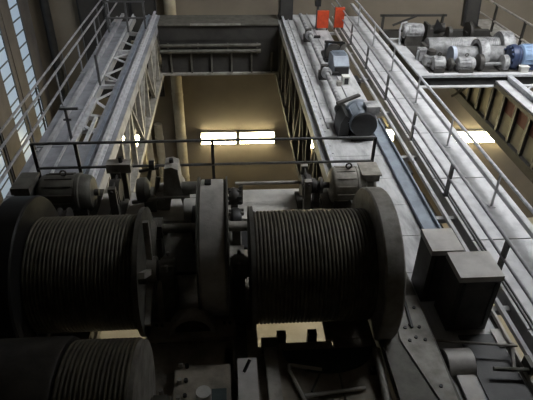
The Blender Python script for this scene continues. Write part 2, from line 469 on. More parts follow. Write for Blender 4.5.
# ================================================================== DRIVE ON RIGHT GIRDER
t = thing('drive_shaft', (2.18, 12, 0), 'long pale drive shaft with couplings along the right girder', 'shaft')
tube((2.18, 8.9, .26), (2.18, 15.9, .26), .055, 16).build('shaft_tube', 'mlight', t)
for y in (9.1, 11.15, 13.9):
    lathe([(-.1, .09), (-.03, .12), (.03, .12), (.1, .09)], (2.18, y, .26), 18, 'y').build('coupling', 'mlight', t)
for y in (11.45, 14.2):
    p = MB().box(2.06, 2.30, y-.07, y+.07, 0, .2).box(2.1, 2.26, y-.06, y+.06, .2, .34).build('bearing', 'dark', t)
    box(2.28, 2.52, y-.05, y+.05, .1, .16).build('bearing_arm', 'black', t)


def motor_x(name, x0, x1, y, z, r, lb, m='motor', fan='dark', zb=0.0, eye=True, tbox=0, group=None, dirn=1):
    """motor with its axis along X standing at height zb"""
    t = thing(name, ((x0+x1)/2, y, zb), lb, 'motor', group); L = x1-x0
    pr_ = [(0, r*.55), (.02, r*.82), (.07*L, r*.94), (.12*L, r), (.70*L, r), (.72*L, r*1.04), (.77*L, r*1.04), (.79*L, r*.97), (.93*L, r*.93), (.985*L, r*.8), (L, r*.5)]
    if dirn < 0: pr_ = [(L-a, b) for a, b in reversed(pr_)]
    lathe(pr_, (x0, y, z), 36).build('motor_body', m, t)
    fx0, fx1 = (x1, x1+.05) if dirn > 0 else (x0-.05, x0)
    tube((x0-.1, y, z), (x1+.06, y, z), r*.18, 12).build('shaft', 'dark', t)
    n = 14; src = []
    for k in range(n):
        a = 2*math.pi*k/n
        bar((x0+.16*L, y+r*1.0*math.cos(a), z+r*1.0*math.sin(a)), (x0+.66*L, y+r*1.0*math.cos(a), z+r*1.0*math.sin(a)), .012, .03, up=(0, math.cos(a), math.sin(a))).build('cooling_fin', m, t)
    for s in (-1, 1):
        MB().box(x0+.1*L, x0+.9*L, y+s*r*.75-.05, y+s*r*.75+.05, zb, z-r*.45).build('foot', fan, t)
    if eye:
        ex = x0+.5*L
        b = MB(); pts = [(ex+.04*math.sin(2*math.pi*k/10), y, z+r+.055+.04*math.cos(2*math.pi*k/10)) for k in range(11)]
        b.path(pts, .012, 6); b.build('eye_bolt', 'dark', t)
    if tbox:
        bx = x1+.03 if tbox > 0 else x0-.03
        MB().box(bx-.11, bx+.13, y-.16, y+.16, z+r*.55, z+r*.95).box(bx-.13, bx+.15, y-.18, y+.18, z+r*.95, z+r*1.02).build('terminal_box', m, t)
        lathe([(-.12, r*.7), (.06, r*.7), (.12, r*.45)] if tbox > 0 else [(-.12, r*.45), (-.06, r*.7), (.12, r*.7)], (bx, y, z-.02), 24).build('fan_cowl', m, t)
    return t


# travel motor on the girder (its axis along the girder)
t = thing('travel_motor', (2.42, 8.75, 0), 'grey blue travel motor with rounded end on the right girder', 'motor')
lathe([(0, .1), (.03, .2), (.1, .25), (.5, .25), (.52, .27), (.58, .27), (.6, .24), (.72, .2), (.76, .1)], (2.4, 8.35, .33), 28, 'y').build('motor_body', 'gblue', t)
lathe([(0, .16), (.03, .23), (.09, .235)], (2.4, 8.32, .33), 28, 'y').build('fan_cowl', 'black', t)
for k in range(10):
    a = math.pi*2*k/10
    bar((2.4+.25*math.cos(a), 8.5, .33+.25*math.sin(a)), (2.4+.25*math.cos(a), 8.82, .33+.25*math.sin(a)), .014, .03, up=(math.cos(a), 0, math.sin(a))).build('cooling_fin', 'gblue', t)
box(2.42, 2.66, 8.42, 8.7, .5, .66).build('terminal_box', 'mlight', t)
MB().box(2.2, 2.62, 8.4, 9.05, 0, .1).build('base_plate', 'black', t)
t = thing('travel_gearbox', (2.2, 8.75, 0), 'black gearbox joining the drive shaft to the travel motor', 'gearbox')
MB().prism([(1.98, 0), (2.16, 0), (2.16, .42), (2.08, .46), (2.0, .3)], 8.5, 9.0, 'y').build('gearbox_body', 'black', t)
lathe([(-.1, .12), (.1, .12)], (2.12, 9.08, .3), 18, 'y').build('coupling', 'black', t)
bar((2.0, 8.95, .5), (2.45, 9.15, .58), .08, .04).build('brake_lever', 'dark', t)
# bluish drive unit further along
t = thing('drive_unit', (2.6, 12.1, 0), 'bluish box-shaped drive unit with black front beside the shaft', 'gearbox')
MB().prism([(11.62, 0), (12.35, 0), (12.35, .30), (12.25, .38), (11.85, .40), (11.62, .24)], 2.44, 2.80, 'x').build('housing', 'gblue', t)
box(2.46, 2.78, 11.59, 11.62, .03, .22).build('front_panel', 'black', t)
for k in range(4):
    box(2.47, 2.77, 11.88+k*.1, 11.9+k*.1, .385, .42).build('cooling_rib', 'gblue', t)
tube((2.7, 12.3, .30), (2.88, 12.7, .40), .06, 10).build('cable_gland', 'dark', t)
t = thing('drive_brake', (2.6, 12.9, 0), 'dark brake and lever cluster just behind the bluish drive unit', 'brake')
lathe([(0, .1), (.03, .2), (.12, .2), (.15, .1)], (2.6, 12.55, .24), 20, 'y').build('brake_disc', 'dark', t)
for dx in (-.22, .22): bar((2.6+dx, 12.62, 0), (2.6+dx*.8, 12.62, .5), .07, .06).build('brake_arm', 'black', t)
bar((2.36, 12.62, .5), (2.86, 12.62, .46), .05, .05).build('brake_lever', 'black', t)
lathe([(0, .08), (.05, .13), (.4, .13), (.43, .08)], (2.58, 12.75, .24), 18, 'y').build('thruster', 'gblue', t)
box(2.4, 2.76, 12.55, 13.2, 0, .09).build('base', 'black', t)
t = thing('junction_block', (2.6, 11.1, 0), 'small white junction block with black face on the right girder', 'box')
box(2.54, 2.70, 11.05, 11.22, 0, .2).build('block_body', 'white', t)
box(2.58, 2.67, 11.03, 11.05, .03, .17).build('block_face', 'black', t)
box(2.42, 2.52, 11.0, 11.12, 0, .1).build('block_base', 'tgrey', t)
# orange-red guards
for x, y, w_, h, lb in ((2.74, 15.2, .33, .56, 'larger orange-red guard panel at the far end of the right girder'),
                        (3.33, 15.75, .28, .66, 'smaller orange-red guard panel behind the walkway handrail')):
    t = thing('warning_panel', (x, y, 0 if x < 3 else WZ), lb, 'panel', 'orange-red panels on the far bridge end')
    zb_ = 0 if x < 3 else WZ
    box(x-w_/2, x+w_/2, y-.03, y+.03, zb_+.08, zb_+h).build('panel_sheet', 'orange', t)
    for s in (-1, 1): box(x+s*w_*.42-.02, x+s*w_*.42+.02, y+.03, y+.07, zb_, zb_+h).build('panel_leg', 'drail', t)
t = thing('switch_post', (2.62, 15.5, 0), 'dark switch post behind the larger orange-red panel', 'switch')
tube((2.62, 15.5, 0), (2.62, 15.5, 1.0), .035, 8).build('post', 'drail', t)
box(2.54, 2.70, 15.42, 15.56, .62, 1.0).build('switch_box', 'black', t)

# ================================================================== TROLLEY FRAME
TZ = .1
tf = thing('hoist_trolley', (-.3, 4.3, -.2), 'heavy dark trolley frame spanning both girders under the rope drums', 'trolley')
box(-2.04, 1.53, 5.98, 6.72, TZ-.24, TZ).build('rear_cross_beam', 'plank', tf)
box(-2.04, 1.53, 5.9, 5.94, TZ-.3, TZ-.05).build('rear_flange', 'tgrey', tf)
box(1.3, 2.2, 5.95, 6.74, .14, .17).build('motor_bed', 'tdark', tf)
box(-3.05, -1.9, 5.95, 6.74, .14, .17).build('motor_bed', 'tdark', tf)
box(1.53, 2.10, 1.2, 5.94, .14, .185).build('side_beam', 'tdark', tf)
box(-2.95, -2.4, 1.2, 5.94, .14, .185).build('side_beam', 'tdark', tf)
gp = MB().prism([(1.955, 4.25), (2.09, 4.25), (2.05, 2.1), (1.95, 2.1), (1.915, 2.8), (1.72, 3.63), (1.76, 3.86)], .186, .205).build('gusset_plate', 'tgrey', tf)
for i, (x, y) in enumerate(((1.86, 3.86), (1.86, 3.68), (1.93, 3.9), (1.94, 3.72), (2.02, 3.86), (2.03, 3.68), (2.0, 3.1), (2.04, 2.9), (2.05, 4.15))):
    lathe([(0, .02), (.015, .018)], (x*.977, y*.977, .205), 8, 'z').build('bolt', 'black', gp)
bar((1.93, 4.25, .22), (1.89, 3.76, .22), .025, .025).build('gusset_strap', 'black', tf)
# front deck in sections
for x0, x1, y0, y1, z in ((-.12, .42, 1.2, 3.80, -.03), (.44, 1.05, 1.2, 3.84, -.03), (1.07, 1.53, 1.2, 3.86, -.03), (1.0, 1.53, 3.88, 5.48, -.05),
                          (-.96, -.14, 1.2, 3.3, 0.), (-.96, -.04, 3.32, 4.4, -.03), (-.96, -.04, 4.42, 5.0, -.03), (-2.05, -1.0, 1.2, 2.2, -.06), (-2.05, -1.62, 2.22, 5.3, -.06), (-.05, .24, 3.75, 5.48, -.05)):
    box(x0, x1, y0, y1, z-.04, z).build('deck_plate', 'ddeck', tf)
for x in (.43, 1.06, -.13, -.03):
    box(x-.05, x+.05, 1.2, 3.8, -.2, -.075).build('joist', 'tdark', tf)
box(-1.0, -.0, 3.25, 3.4, -.2, -.075).build('joist', 'tdark', tf)
box(-1.0, -.0, 4.3, 4.5, -.2, -.075).build('joist', 'tdark', tf)
# cross members under the drums
box(-.72, 1.53, 3.74, 3.82, -.22, -.08).build('cross_member', 'black', tf)
for x in (.5, .84):
    box(x-.05, x+.05, 3.86, 3.94, -.12, .06).build('tab', 'black', tf)
box(-.9, -.02, 5.0, 5.94, -.1, .02).build('deck_plate', 'tdark', tf)
box(-2.05, -1.0, 5.35, 5.92, -.12, -.03).build('deck_plate', 'black', tf)
box(.0, 1.53, 5.5, 5.89, -.12, -.03).build('deck_plate', 'black', tf)
box(-1.0, -.8, 1.2, 5.9, -.25, -.08).build('inner_beam', 'tdark', tf)
box(-.02, .12, 3.4, 5.9, -.25, -.02).build('inner_beam', 'tdark', tf)
# trolley wheels on the rails
for x, lb in ((-2.22, 'left'), (1.68, 'right')):
    for y in (2.0, 5.75):
        lathe([(-.07, .2), (-.05, .2), (-.045, .16), (.045, .16), (.05, .2), (.07, .2)], (x, y, .29), 24).build('wheel', 'dark', tf)
# handrail of the trolley
t = thing('handrail', (-.3, 6.7, TZ), 'thin black handrail across the rear of the trolley in front of the void', 'handrail')
HX0, HX1, HY = -2.77, 2.11, 6.70
for z in (.97, .575):
    tube((HX0, HY, z), (HX1, HY, z), .021, 10).build('top_rail' if z > .8 else 'mid_rail', 'drail', t)
for x in (HX0, -2.18, -.26, HX1):
    bar((x, HY, TZ if abs(x) < 2 else .17), (x, HY, .97), .045, .025).build('post', 'black', t)


# ================================================================== ROPE DRUMS
def winding(x0, x1, R, turns, c):
    pr_ = []; p = (x1-x0)/turns
    for k in range(turns):
        for j in range(6):
            a = j/6; pr_.append((x0+(k+a)*p, R-.017+.021*math.sqrt(max(0, math.sin(math.pi*(a+.0001))))))
    pr_.append((x1, R-.017))
    return lathe(pr_, (0, c[0], c[1]), 72)


DC = (4.39, .60)
d = thing('rope_drum', (.85, DC[0], 0), 'right rope drum with big dark disc at its outer end', 'drum', 'rope drums of the trolley')
winding(.22, 1.46, .62, 31, DC).build('rope_winding', 'rope', d)
lathe([(0, .68), (.045, .68)], (.175, *DC), 64).build('flange', 'tdark', d)
lathe([(0, .2), (.0, .84), (.02, .855), (.18, .855), (.2, .84), (.2, .2)], (1.46, *DC), 80, 'x', math.radians(-32), math.radians(212)).build('end_disc', 'tgrey', d)
lathe([(0, .2), (0, .74), (.012, .70), (.012, .2)], (1.66, *DC), 60, 'x', math.radians(-32), math.radians(212)).build('disc_rim', 'dark', d)
tube((-.02, *DC), (1.8, *DC), .11, 20).build('axle', 'dark', d)
d = thing('rope_drum', (-1.5, DC[0], 0), 'left rope drum in deep shade with spoked right flange', 'drum', 'rope drums of the trolley')
winding(-2.06, -.985, .62, 28, DC).build('rope_winding', 'rope', d)
lathe([(0, .70), (.05, .70)], (-.985, *DC), 64).build('flange', 'tdark', d)
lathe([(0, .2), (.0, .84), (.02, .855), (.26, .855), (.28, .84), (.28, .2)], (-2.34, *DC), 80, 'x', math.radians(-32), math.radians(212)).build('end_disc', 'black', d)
tube((-2.45, *DC), (-.78, *DC), .11, 20).build('axle', 'dark', d)
for k in range(6):
    a = math.pi*k/3+.4
    bar((-.92, DC[0]+.1*math.cos(a), DC[1]+.1*math.sin(a)), (-.92, DC[0]+.62*math.cos(a), DC[1]+.62*math.sin(a)), .06, .09, up=(1, 0, 0)).build('spoke', 'tgrey', d)
lathe([(0, .17), (.1, .15)], (-.935, *DC), 24).build('hub', 'tgrey', d)
# nearer drum, cut by the picture's lower edge
DC2 = (2.63, .60)
d = thing('rope_drum', (-1.4, DC2[0], 0), 'nearest rope drum at the bottom left with smooth wide collar', 'drum', 'rope drums of the trolley')
winding(-1.34, -.80, .615, 15, DC2).build('rope_winding', 'rope', d)
lathe([(0, .6), (0, .64), (.03, .655), (.65, .655), (.68, .64), (.68, .6)], (-2.03, *DC2), 64).build('collar', 'dark', d)
lathe([(0, .6), (.04, .6)], (-.80, *DC2), 64).build('flange', 'tgrey', d)
tube((-2.5, *DC2), (-.66, *DC2), .1, 20).build('axle', 'dark', d)
# bearing stands that carry the drums
for x, y, lb in ((-.72, DC[0], 'bearing stand between the left drum and the gear guard'), (.06, DC[0], 'bearing stand right of the gear guard'),
                 (1.78, DC[0], 'bearing stand outside the big disc'), (-2.52, DC[0], 'bearing stand left of the left drum'),
                 (-.63, DC2[0], 'bearing stand at the right end of the nearest drum')):
    t = thing('bearing_stand', (x, y, -.01), lb, 'bearing')
    zb_ = .186 if (x > 1.6 or x < -2.1) else -.03
    MB().prism([(y-.26, zb_), (y+.26, zb_), (y+.13, .60), (y+.09, .72), (y-.09, .72), (y-.13, .60)], x-.06, x+.06, 'x').build('pedestal', 'tdark', t)
    lathe([(0, .13), (.16, .13)], (x-.08, y, .6), 20).build('bearing_cap', 'tdark', t)
    for s in (-1, 1): tube((x, y+s*.11, .68), (x, y+s*.11, .76), .02, 6).build('bolt', 'tgrey', t)

# ================================================================== CENTRAL GEARING
GC = (4.85, .52)
t = thing('gear_guard', (-.21, GC[0], 0), 'tall rounded gear guard standing between the two big drums', 'gear guard')
GX0, GX1 = -.375, -.06
lathe([(0, .1), (0, .78), (.03, .81), (.285, .81), (.315, .78), (.315, .1)], (GX0, *GC), 64, 'x', math.radians(-38), math.radians(218)).build('guard_shell', 'plank', t)
for s in (GX0-.012, GX1-.006):
    lathe([(0, .1), (0, .84), (.018, .84), (.018, .1)], (s, *GC), 64, 'x', math.radians(-38), math.radians(218)).build('guard_rim', 'tdark', t)
box(GX0+.03, GX1-.03, GC[0]-.5, GC[0]+.5, -.03, .05).build('guard_foot', 'tdark', t)
box(-.30, -.23, GC[0]+.12, GC[0]+.2, GC[1]+.795, GC[1]+.83).build('filler_cap', 'black', t)
t = thing('cross_shaft', (-.3, 5.32, .2), 'grey cross shaft passing behind the drums through the gear guard', 'shaft')
tube((-1.15, 5.28, .5), (-.375, 5.28, .5), .06, 16).build('shaft_tube', 'tgrey', t)
tube((-.06, 5.28, .5), (.6, 5.28, .5), .065, 16).build('shaft_tube', 'tgrey', t)
for x in (-.95, .35):
    MB().box(x-.06, x+.06, 5.16, 5.4, -.03, .42).box(x-.08, x+.08, 5.18, 5.38, .42, .6).build('bearing', 'tdark', t)
t = thing('terminal_block', (.04, 5.05, -.05), 'pale block between the gear guard and the right drum', 'box')
box(-.04, .13, 4.92, 5.14, -.05, .28).build('block_body', 'plank', t)
box(-.045, .135, 4.91, 5.15, .28, .295).build('block_lid', 'tgrey', t)
# lower gear arch near the bottom
t = thing('gear_arch', (-.45, 4.0, -.03), 'half-round dark gear cover on a plate below the gear guard', 'gear guard')
lathe([(-.07, .20), (-.07, .25), (.07, .25), (.07, .20)], (-.46, 3.98, .1), 24, 'y', 0, math.pi).build('arch', 'tgrey', t)
lathe([(-.04, .19), (.04, .19)], (-.46, 3.98, .12), 28, 'y').build('gear_wheel', 'dark', t)
box(-.92, .0, 3.86, 4.10, .04, .1).build('base_plate', 'ddeck', t)
for x in (-.86, -.8, -.12, -.06):
    lathe([(0, .018), (.02, .016)], (x, 4.04, .1), 8, 'z').build('bolt', 'black', t)
for x in (-.8, -.12): box(x-.05, x+.05, 3.9, 4.06, -.03, .04).build('pad', 'tdark', t)
t = thing('front_gearbox', (-.4, 2.9, 0), 'broad dusty gearbox cover at the bottom centre of the trolley', 'gearbox')
MB().prism([(2.1, .0), (3.5, .0), (3.5, .10), (3.42, .18), (2.9, .2), (2.3, .2), (2.1, .14)], -.6, -.06, 'x').build('cover', 'ddeck', t)
for k in range(4):
    tube((-.55, 2.85+k*.19, .17), (-.55, 2.85+k*.19, .24), .022, 8).build('bolt', 'tgrey', t)
    tube((-.49, 2.9+k*.17, .17), (-.49, 2.9+k*.17, .22), .02, 8).build('bolt', 'black', t)
tube((-.31, 3.02, .18), (-.31, 3.02, .32), .07, 16).build('breather', 'plank', t)
box(-.24, -.1, 2.8, 3.12, .195, .22).build('inspection_lid', 'teal', t)
t = thing('control_box', (.1, 3.15, -.03), 'pale upright box with a black lever on its lid beside the bottom gearbox', 'box')
box(.02, .19, 2.85, 3.42, -.03, .24).build('box_body', 'tgrey', t)
box(.01, .20, 2.84, 3.43, .24, .255).build('box_lid', 'cover', t)
bar((.07, 3.26, .26), (.13, 3.34, .34), .025, .025).build('lever', 'black', t)
t = thing('brace_post', (.36, 3.3, -.03), 'grey bracing column lying over the deck under the right drum', 'post')
bar((.36, 3.74, .03), (.38, 2.6, .03), .13, .1).build('column', 'tgrey', t)
box(.27, .45, 3.7, 3.8, -.03, .12).build('column_foot', 'tdark', t)
# loose rods left on the deck
t = thing('bent_rod', (.6, 3.3, -.03), 'bent V-shaped rod lying on the dark front deck', 'rod')
MB().path([(.88, 3.44, .0), (.55, 3.52, .0), (.54, 3.46, .0), (.72, 2.9, .0)], .022, 8).build('rod', 'plank', t)
t = thing('straight_rod', (.95, 3.2, -.03), 'long straight rod lying across the dark front deck', 'rod')
tube((.66, 3.13, .02), (1.28, 3.2, .0), .02, 8).build('rod', 'plank', t)
tube((.74, 3.2, -.015), (.86, 3.42, -.015), .012, 8).build('cross_pin', 'tdark', t)
t = thing('leaning_pipe', (1.49, 3.3, -.03), 'slim pipe running down the right side of the front deck', 'pipe')
tube((1.48, 3.6, .08), (1.42, 2.6, .03), .045, 12).build('pipe_run', 'tgrey', t)
for y in (3.4, 2.9): box(1.38, 1.52, y-.03, y+.03, -.03, .04).build('pipe_saddle', 'black', t)
t = thing('half_disc', (1.0, 3.6, -.03), 'curved dark teal shape on the deck under the right drum', 'tray')  # flat dark half disc with a thin raised edge
pts = [(.98+.48*math.cos(a), 3.72-.30*math.sin(a)) for a in [math.pi*k/16 for k in range(17)]]
MB().prism(pts, -.028, -.012).build('half_disc_face', 'teal', t)
rim = MB()
for a_, b_ in zip(pts, pts[1:]): rim.bar((a_[0], a_[1], -.012), (b_[0], b_[1], -.012), .02, .03)
rim.build('half_disc_edge', 'teal', t)

# ================================================================== HOIST MOTORS, BRAKES
MY = 6.30
motor_x('hoist_motor', 1.40, 1.92, MY, .42, .26, 'hoist motor with eye bolt at the right end of the trolley', zb=.17, tbox=1)
motor_x('hoist_motor', -2.66, -1.92, MY, .40, .27, 'shade-darkened hoist motor with eye bolt at the left end of the trolley', zb=.17, m='tdark')  # darker colour stands in for weaker light at the left end
t = thing('resistor_box', (-2.86, 6.2, TZ), 'dark terminal cabinet left of the left hoist motor', 'box')
MB().prism([(6.0, TZ+.3), (6.42, TZ+.3), (6.42, .62), (6.05, .66), (6.0, .6)], -2.88, -2.68, 'x').build('cabinet', 'black', t)
box(-2.86, -2.72, 6.05, 6.4, .17, TZ+.3).build('support', 'dark', t)
MB().prism([(5.97, .6), (6.45, .62), (6.45, .66), (5.97, .70)], -2.9, -2.66, 'x').build('lid', 'tdark', t)


def brake(x, y, lb, m='tgrey', h=.62):
    t = thing('drum_brake', (x, y, TZ), lb, 'brake', 'brakes between the hoist motors and gears')
    lathe([(0, .16), (.14, .16)], (x-.07, y, .42), 24).build('brake_drum', 'dark', t)
    for s in (-1, 1):
        MB().prism([(y+s*.17, TZ), (y+s*.27, TZ), (y+s*.25, h+.02), (y+s*.17, h+.02)], x-.05, x+.05, 'x').build('brake_arm', m, t)
        box(x-.06, x+.06, y+s*.17-.03, y+s*.17+.03, .32, .52).build('brake_shoe', 'dark', t)
    tube((x, y-.28, h-.02), (x, y+.28, h-.02), .018, 8).build('tie_rod', 'dark', t)
    box(x-.11, x+.11, y-.3, y+.3, TZ, TZ+.03).build('base_plate', 'tdark', t)
    return t


brake(1.06, MY, 'drum brake just left of the right hoist motor')
t = thing('motor_coupling', (1.26, MY, .3), 'dark coupling between the right hoist motor and its brake', 'coupling')
lathe([(0, .05), (.02, .11), (.07, .11), (.08, .07), (.12, .07), (.13, .12), (.17, .12), (.18, .05)], (1.13, MY, .42), 20).build('coupling_halves', 'dark', t)
box(1.18, 1.26, MY-.1, MY+.1, TZ, .34).build('coupling_guard', 'tdark', t)
t = thing('line_shaft', (.4, MY, .3), 'thin line shaft from the right brake to the gear guard', 'shaft')
tube((.05, MY+.1, .42), (.99, MY+.1, .42), .026, 12).build('shaft_tube', 'tgrey', t)
box(.1, .16, MY+.05, MY+.15, TZ, .4).build('shaft_bearing', 'tdark', t)
t = thing('gear_coupling', (-.0, 6.1, TZ), 'upper dark bolted coupling beside the gear guard', 'coupling', 'bolted couplings beside the gear guard')
lathe([(0, .10), (.05, .13), (.09, .13), (.14, .10)], (-.04, 5.95, .50), 14).build('flange', 'dark', t)
for k in range(7):
    a = 2*math.pi*k/7
    tube((-.06, 5.95+.1*math.cos(a), .5+.1*math.sin(a)), (.13, 5.95+.1*math.cos(a), .5+.1*math.sin(a)), .02, 6).build('bolt', 'black', t)
box(-.02, .08, 5.99, 6.1, TZ, .42).build('pedestal', 'tdark', t)
t = thing('gear_coupling', (.03, 5.6, TZ), 'lower dark bolted coupling beside the gear guard', 'coupling', 'bolted couplings beside the gear guard')
lathe([(0, .14), (.04, .17), (.1, .17), (.15, .14)], (-.03, 5.6, .36), 16).build('flange', 'black', t)
for k in range(7):
    a = 2*math.pi*k/7
    tube((-.05, 5.6+.13*math.cos(a), .36+.13*math.sin(a)), (.15, 5.6+.13*math.cos(a), .36+.13*math.sin(a)), .02, 6).build('bolt', 'tdark', t)
box(-.01, .1, 5.54, 5.66, -.03, .25).build('pedestal', 'tdark', t)
t = thing('limit_switch', (.62, 5.72, 0), 'small limit switch box on the beam behind the right drum', 'switch')
MB().box(.58, .82, 5.62, 5.8, -.03, .3).build('switch_body', 'tgrey', t)
for k in range(3): tube((.48, 5.66+k*.06, .12+k*.06), (.58, 5.66+k*.06, .12+k*.06), .03, 8).build('plunger', 'black', t)
# left side gear: brakes, thruster, reducer
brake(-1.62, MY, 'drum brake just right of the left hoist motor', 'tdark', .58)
t = thing('brake_thruster', (-1.62, 6.62, TZ), 'square pale thruster head above the left brake', 'brake thruster')
box(-1.76, -1.42, 6.5, 6.66, .58, .72).build('head', 'tgrey', t)
box(-1.72, -1.5, 6.52, 6.64, TZ, .58).build('body', 'tdark', t)
tube((-1.56, 6.58, .72), (-1.56, 6.58, .80), .03, 8).build('breather', 'black', t)
t = thing('link_gear', (-1.15, 6.35, TZ), 'cluster of dark lever linkages left of the reducer', 'linkage')
lathe([(0, .16), (.05, .18), (.12, .18), (.16, .12)], (-1.32, MY, .42), 20).build('coupling', 'tdark', t)
MB().box(-1.24, -1.08, 6.2, 6.5, TZ, .34).build('bracket', 'tdark', t)
bar((-1.22, 6.45, .34), (-1.12, 6.5, .74), .04, .04).build('lever', 'dark', t)
bar((-1.3, 6.48, .62), (-1.02, 6.5, .66), .035, .035).build('lever', 'dark', t)
bar((-1.08, 6.3, .34), (-1.02, 6.34, .6), .05, .05).build('lever', 'tgrey', t)
lathe([(0, .07), (.07, .07)], (-1.15, 6.5, .70), 14).build('roller', 'black', t)
tube((-1.4, 6.2, .28), (-.95, 6.2, .34), .03, 10).build('link_rod', 'tgrey', t)
t = thing('reducer', (-.8, 6.25, TZ), 'pale upright reducer housing between the linkages and the gear guard', 'gearbox')
MB().prism([(-.94, .42), (-.68, .42), (-.66, .50), (-.70, .58), (-.72, .84), (-.80, .88), (-.90, .86), (-.93, .6)], 6.12, 6.42, 'y').build('housing', 'tgrey', t)
for a_, b_ in ((-1.0, -.93), (-.64, -.69)):
    bar((a_, 6.27, TZ), (b_, 6.27, .42), .07, .2).build('leg', 'tgrey', t)
tube((-.81, 6.27, .86), (-.81, 6.27, .93), .03, 8).build('plug', 'black', t)
box(-1.05, -.58, 6.08, 6.46, .40, .43).build('shelf', 'tgrey', t)
t = thing('connecting_drum', (-.5, 6.2, .2), 'grey connecting cylinder between the reducer and the gear guard', 'coupling')
lathe([(0, .09), (.28, .09)], (-.68, 6.2, .5), 20).build('upper_cylinder', 'tdark', t)
lathe([(0, .15), (.02, .16), (.26, .16), (.28, .15)], (-.66, 5.98, .28), 24).build('lower_cylinder', 'plank', t)
box(-.62, -.45, 5.98, 6.4, TZ, .2).build('saddle', 'tdark', t)
t = thing('coupling_wheel', (-.42, 5.85, 0), 'black wheel hard against the left side of the gear guard', 'wheel')
lathe([(0, .26), (.12, .26)], (-.52, 5.6, .3), 30).build('rim', 'black', t)
lathe([(0, .1), (.16, .1)], (-.54, 5.6, .3), 18).build('hub', 'dark', t)

# ================================================================== COVER BOXES RIGHT OF TROLLEY
for x0, x1, y0, y1, zt, lb in ((2.19, 2.55, 4.32, 4.72, .80, 'rear sheet-metal cover with pale square top beside the big disc'),
                               (2.33, 2.80, 3.86, 4.27, .82, 'front sheet-metal cover with pale square top beside the big disc')):
    t = thing('cover_box', ((x0+x1)/2, (y0+y1)/2, .016), lb, 'cover', 'sheet-metal covers on the right girder')
    box(x0+.01, x1-.01, y0+.01, y1-.01, .016, zt-.02).build('casing', 'dark', t)
    MB().box(x0, x1, y0, y1, zt-.02, zt).box(x0, x1, y0, y0+.008, zt-.07, zt-.02).box(x0, x0+.008, y0, y1, zt-.07, zt-.02).build('lid', 'cover', t)
    box(x0+.05, x0+.08, y0-.002, y0+.01, .1, zt-.1).build('seam_strip', 'black', t)
    box(x1-.07, x1-.05, y0-.002, y0+.01, .1, zt-.1).build('seam_strip', 'black', t)
t = thing('wheel_guard', (2.25, 3.25, 0), 'curved grey guard at the end of a flat bar beside the gusset plate', 'guard')
MB().arch((0, 3.42, .0), .14, .17, 2.16, 2.44, .3, math.pi-.2, 12).build('guard_shell', 'cover', t)
MB().box(2.23, 2.41, 2.0, 3.28, .02, .05).build('flat_bar', 'cover', t)
box(2.16, 2.18, 3.31, 3.53, 0.0, .12).build('guard_cheek', 'tdark', t)
t = thing('hand_hook', (2.38, 2.75, 0), 'small dark bent loop on the flat bar at the bottom right', 'hook')
MB().path([(2.34, 2.72, .05), (2.34, 2.74, .14), (2.38, 2.76, .18), (2.42, 2.72, .14), (2.42, 2.68, .05)], .016, 8).build('loop', 'black', t)
t = thing('tie_rod', (2.6, 3.4, .2), 'thin horizontal rod linking the guard to the walkway stringer', 'rod')
tube((2.12, 3.62, .16), (2.95, 3.50, .16), .014, 8).build('rod', 'tgrey', t)
tube((2.6, 3.26, .12), (3.0, 3.22, .12), .022, 8).build('rod_sleeve', 'tdark', t)
box(2.95, 3.0, 3.2, 3.36, -.03, .18).build('rod_bracket', 'tdark', t)
t = thing('angle_bracket', (2.92, 3.75, -.3), 'pale steel angle bracket in the dark gap beside the walkway', 'bracket')
bar((2.97, 4.25, .05), (2.95, 2.7, .05), .03, .05).build('arm', 'plank', t)
MB().prism([(2.84, 3.6), (2.96, 3.6), (2.96, 3.85), (2.84, 3.85)], .02, .035).build('foot_plate', 'plank', t)
bar((2.86, 3.3, .02), (2.92, 3.55, .15), .03, .04).build('stay', 'plank', t)

# ================================================================== SECOND CRANE ON THE RIGHT
PZ = -.2
p = thing('trolley_platform', (6.4, 13.5, PZ-.5), 'pale platform of the second crane carrying small drums and a blue motor', 'platform')
box(4.72, 8.3, 12.12, 15.1, PZ-.04, PZ).build('platform_deck', 'deck', p)
box(4.72, 8.3, 12.10, 12.13, PZ-.06, PZ).build('front_top_flange', 'lrail', p)
box(4.78, 8.3, 12.16, 12.2, PZ-.28, PZ-.04).build('front_web', 'black', p)
box(4.72, 8.3, 12.04, 12.3, PZ-.31, PZ-.28).build('front_bottom_flange', 'deck', p)
box(4.76, 4.80, 12.2, 15.1, PZ-.28, PZ-.04).build('side_web', 'black', p)
box(4.70, 4.86, 12.3, 15.1, PZ-.31, PZ-.28).build('side_bottom_flange', 'lrail', p)
for x in (5.4, 6.1, 6.9, 7.6):
    bar((x, 12.2, PZ-.2), (x, 15.0, PZ-.2), .1, .2).build('joist', 'beam', p)
bar((6.3, 12.4, PZ-.3), (6.0, 12.9, PZ-.9), .06, .06).build('under_brace', 'beam', p)


box(5.0, 8.25, 12.28, 15.0, PZ, PZ+.012).build('shade_sheet', 'dark', p)  # thin dark sheet standing in for shade under the machinery


def on2(name, lb, cat): return thing(name, (6, 13, PZ), lb, cat)


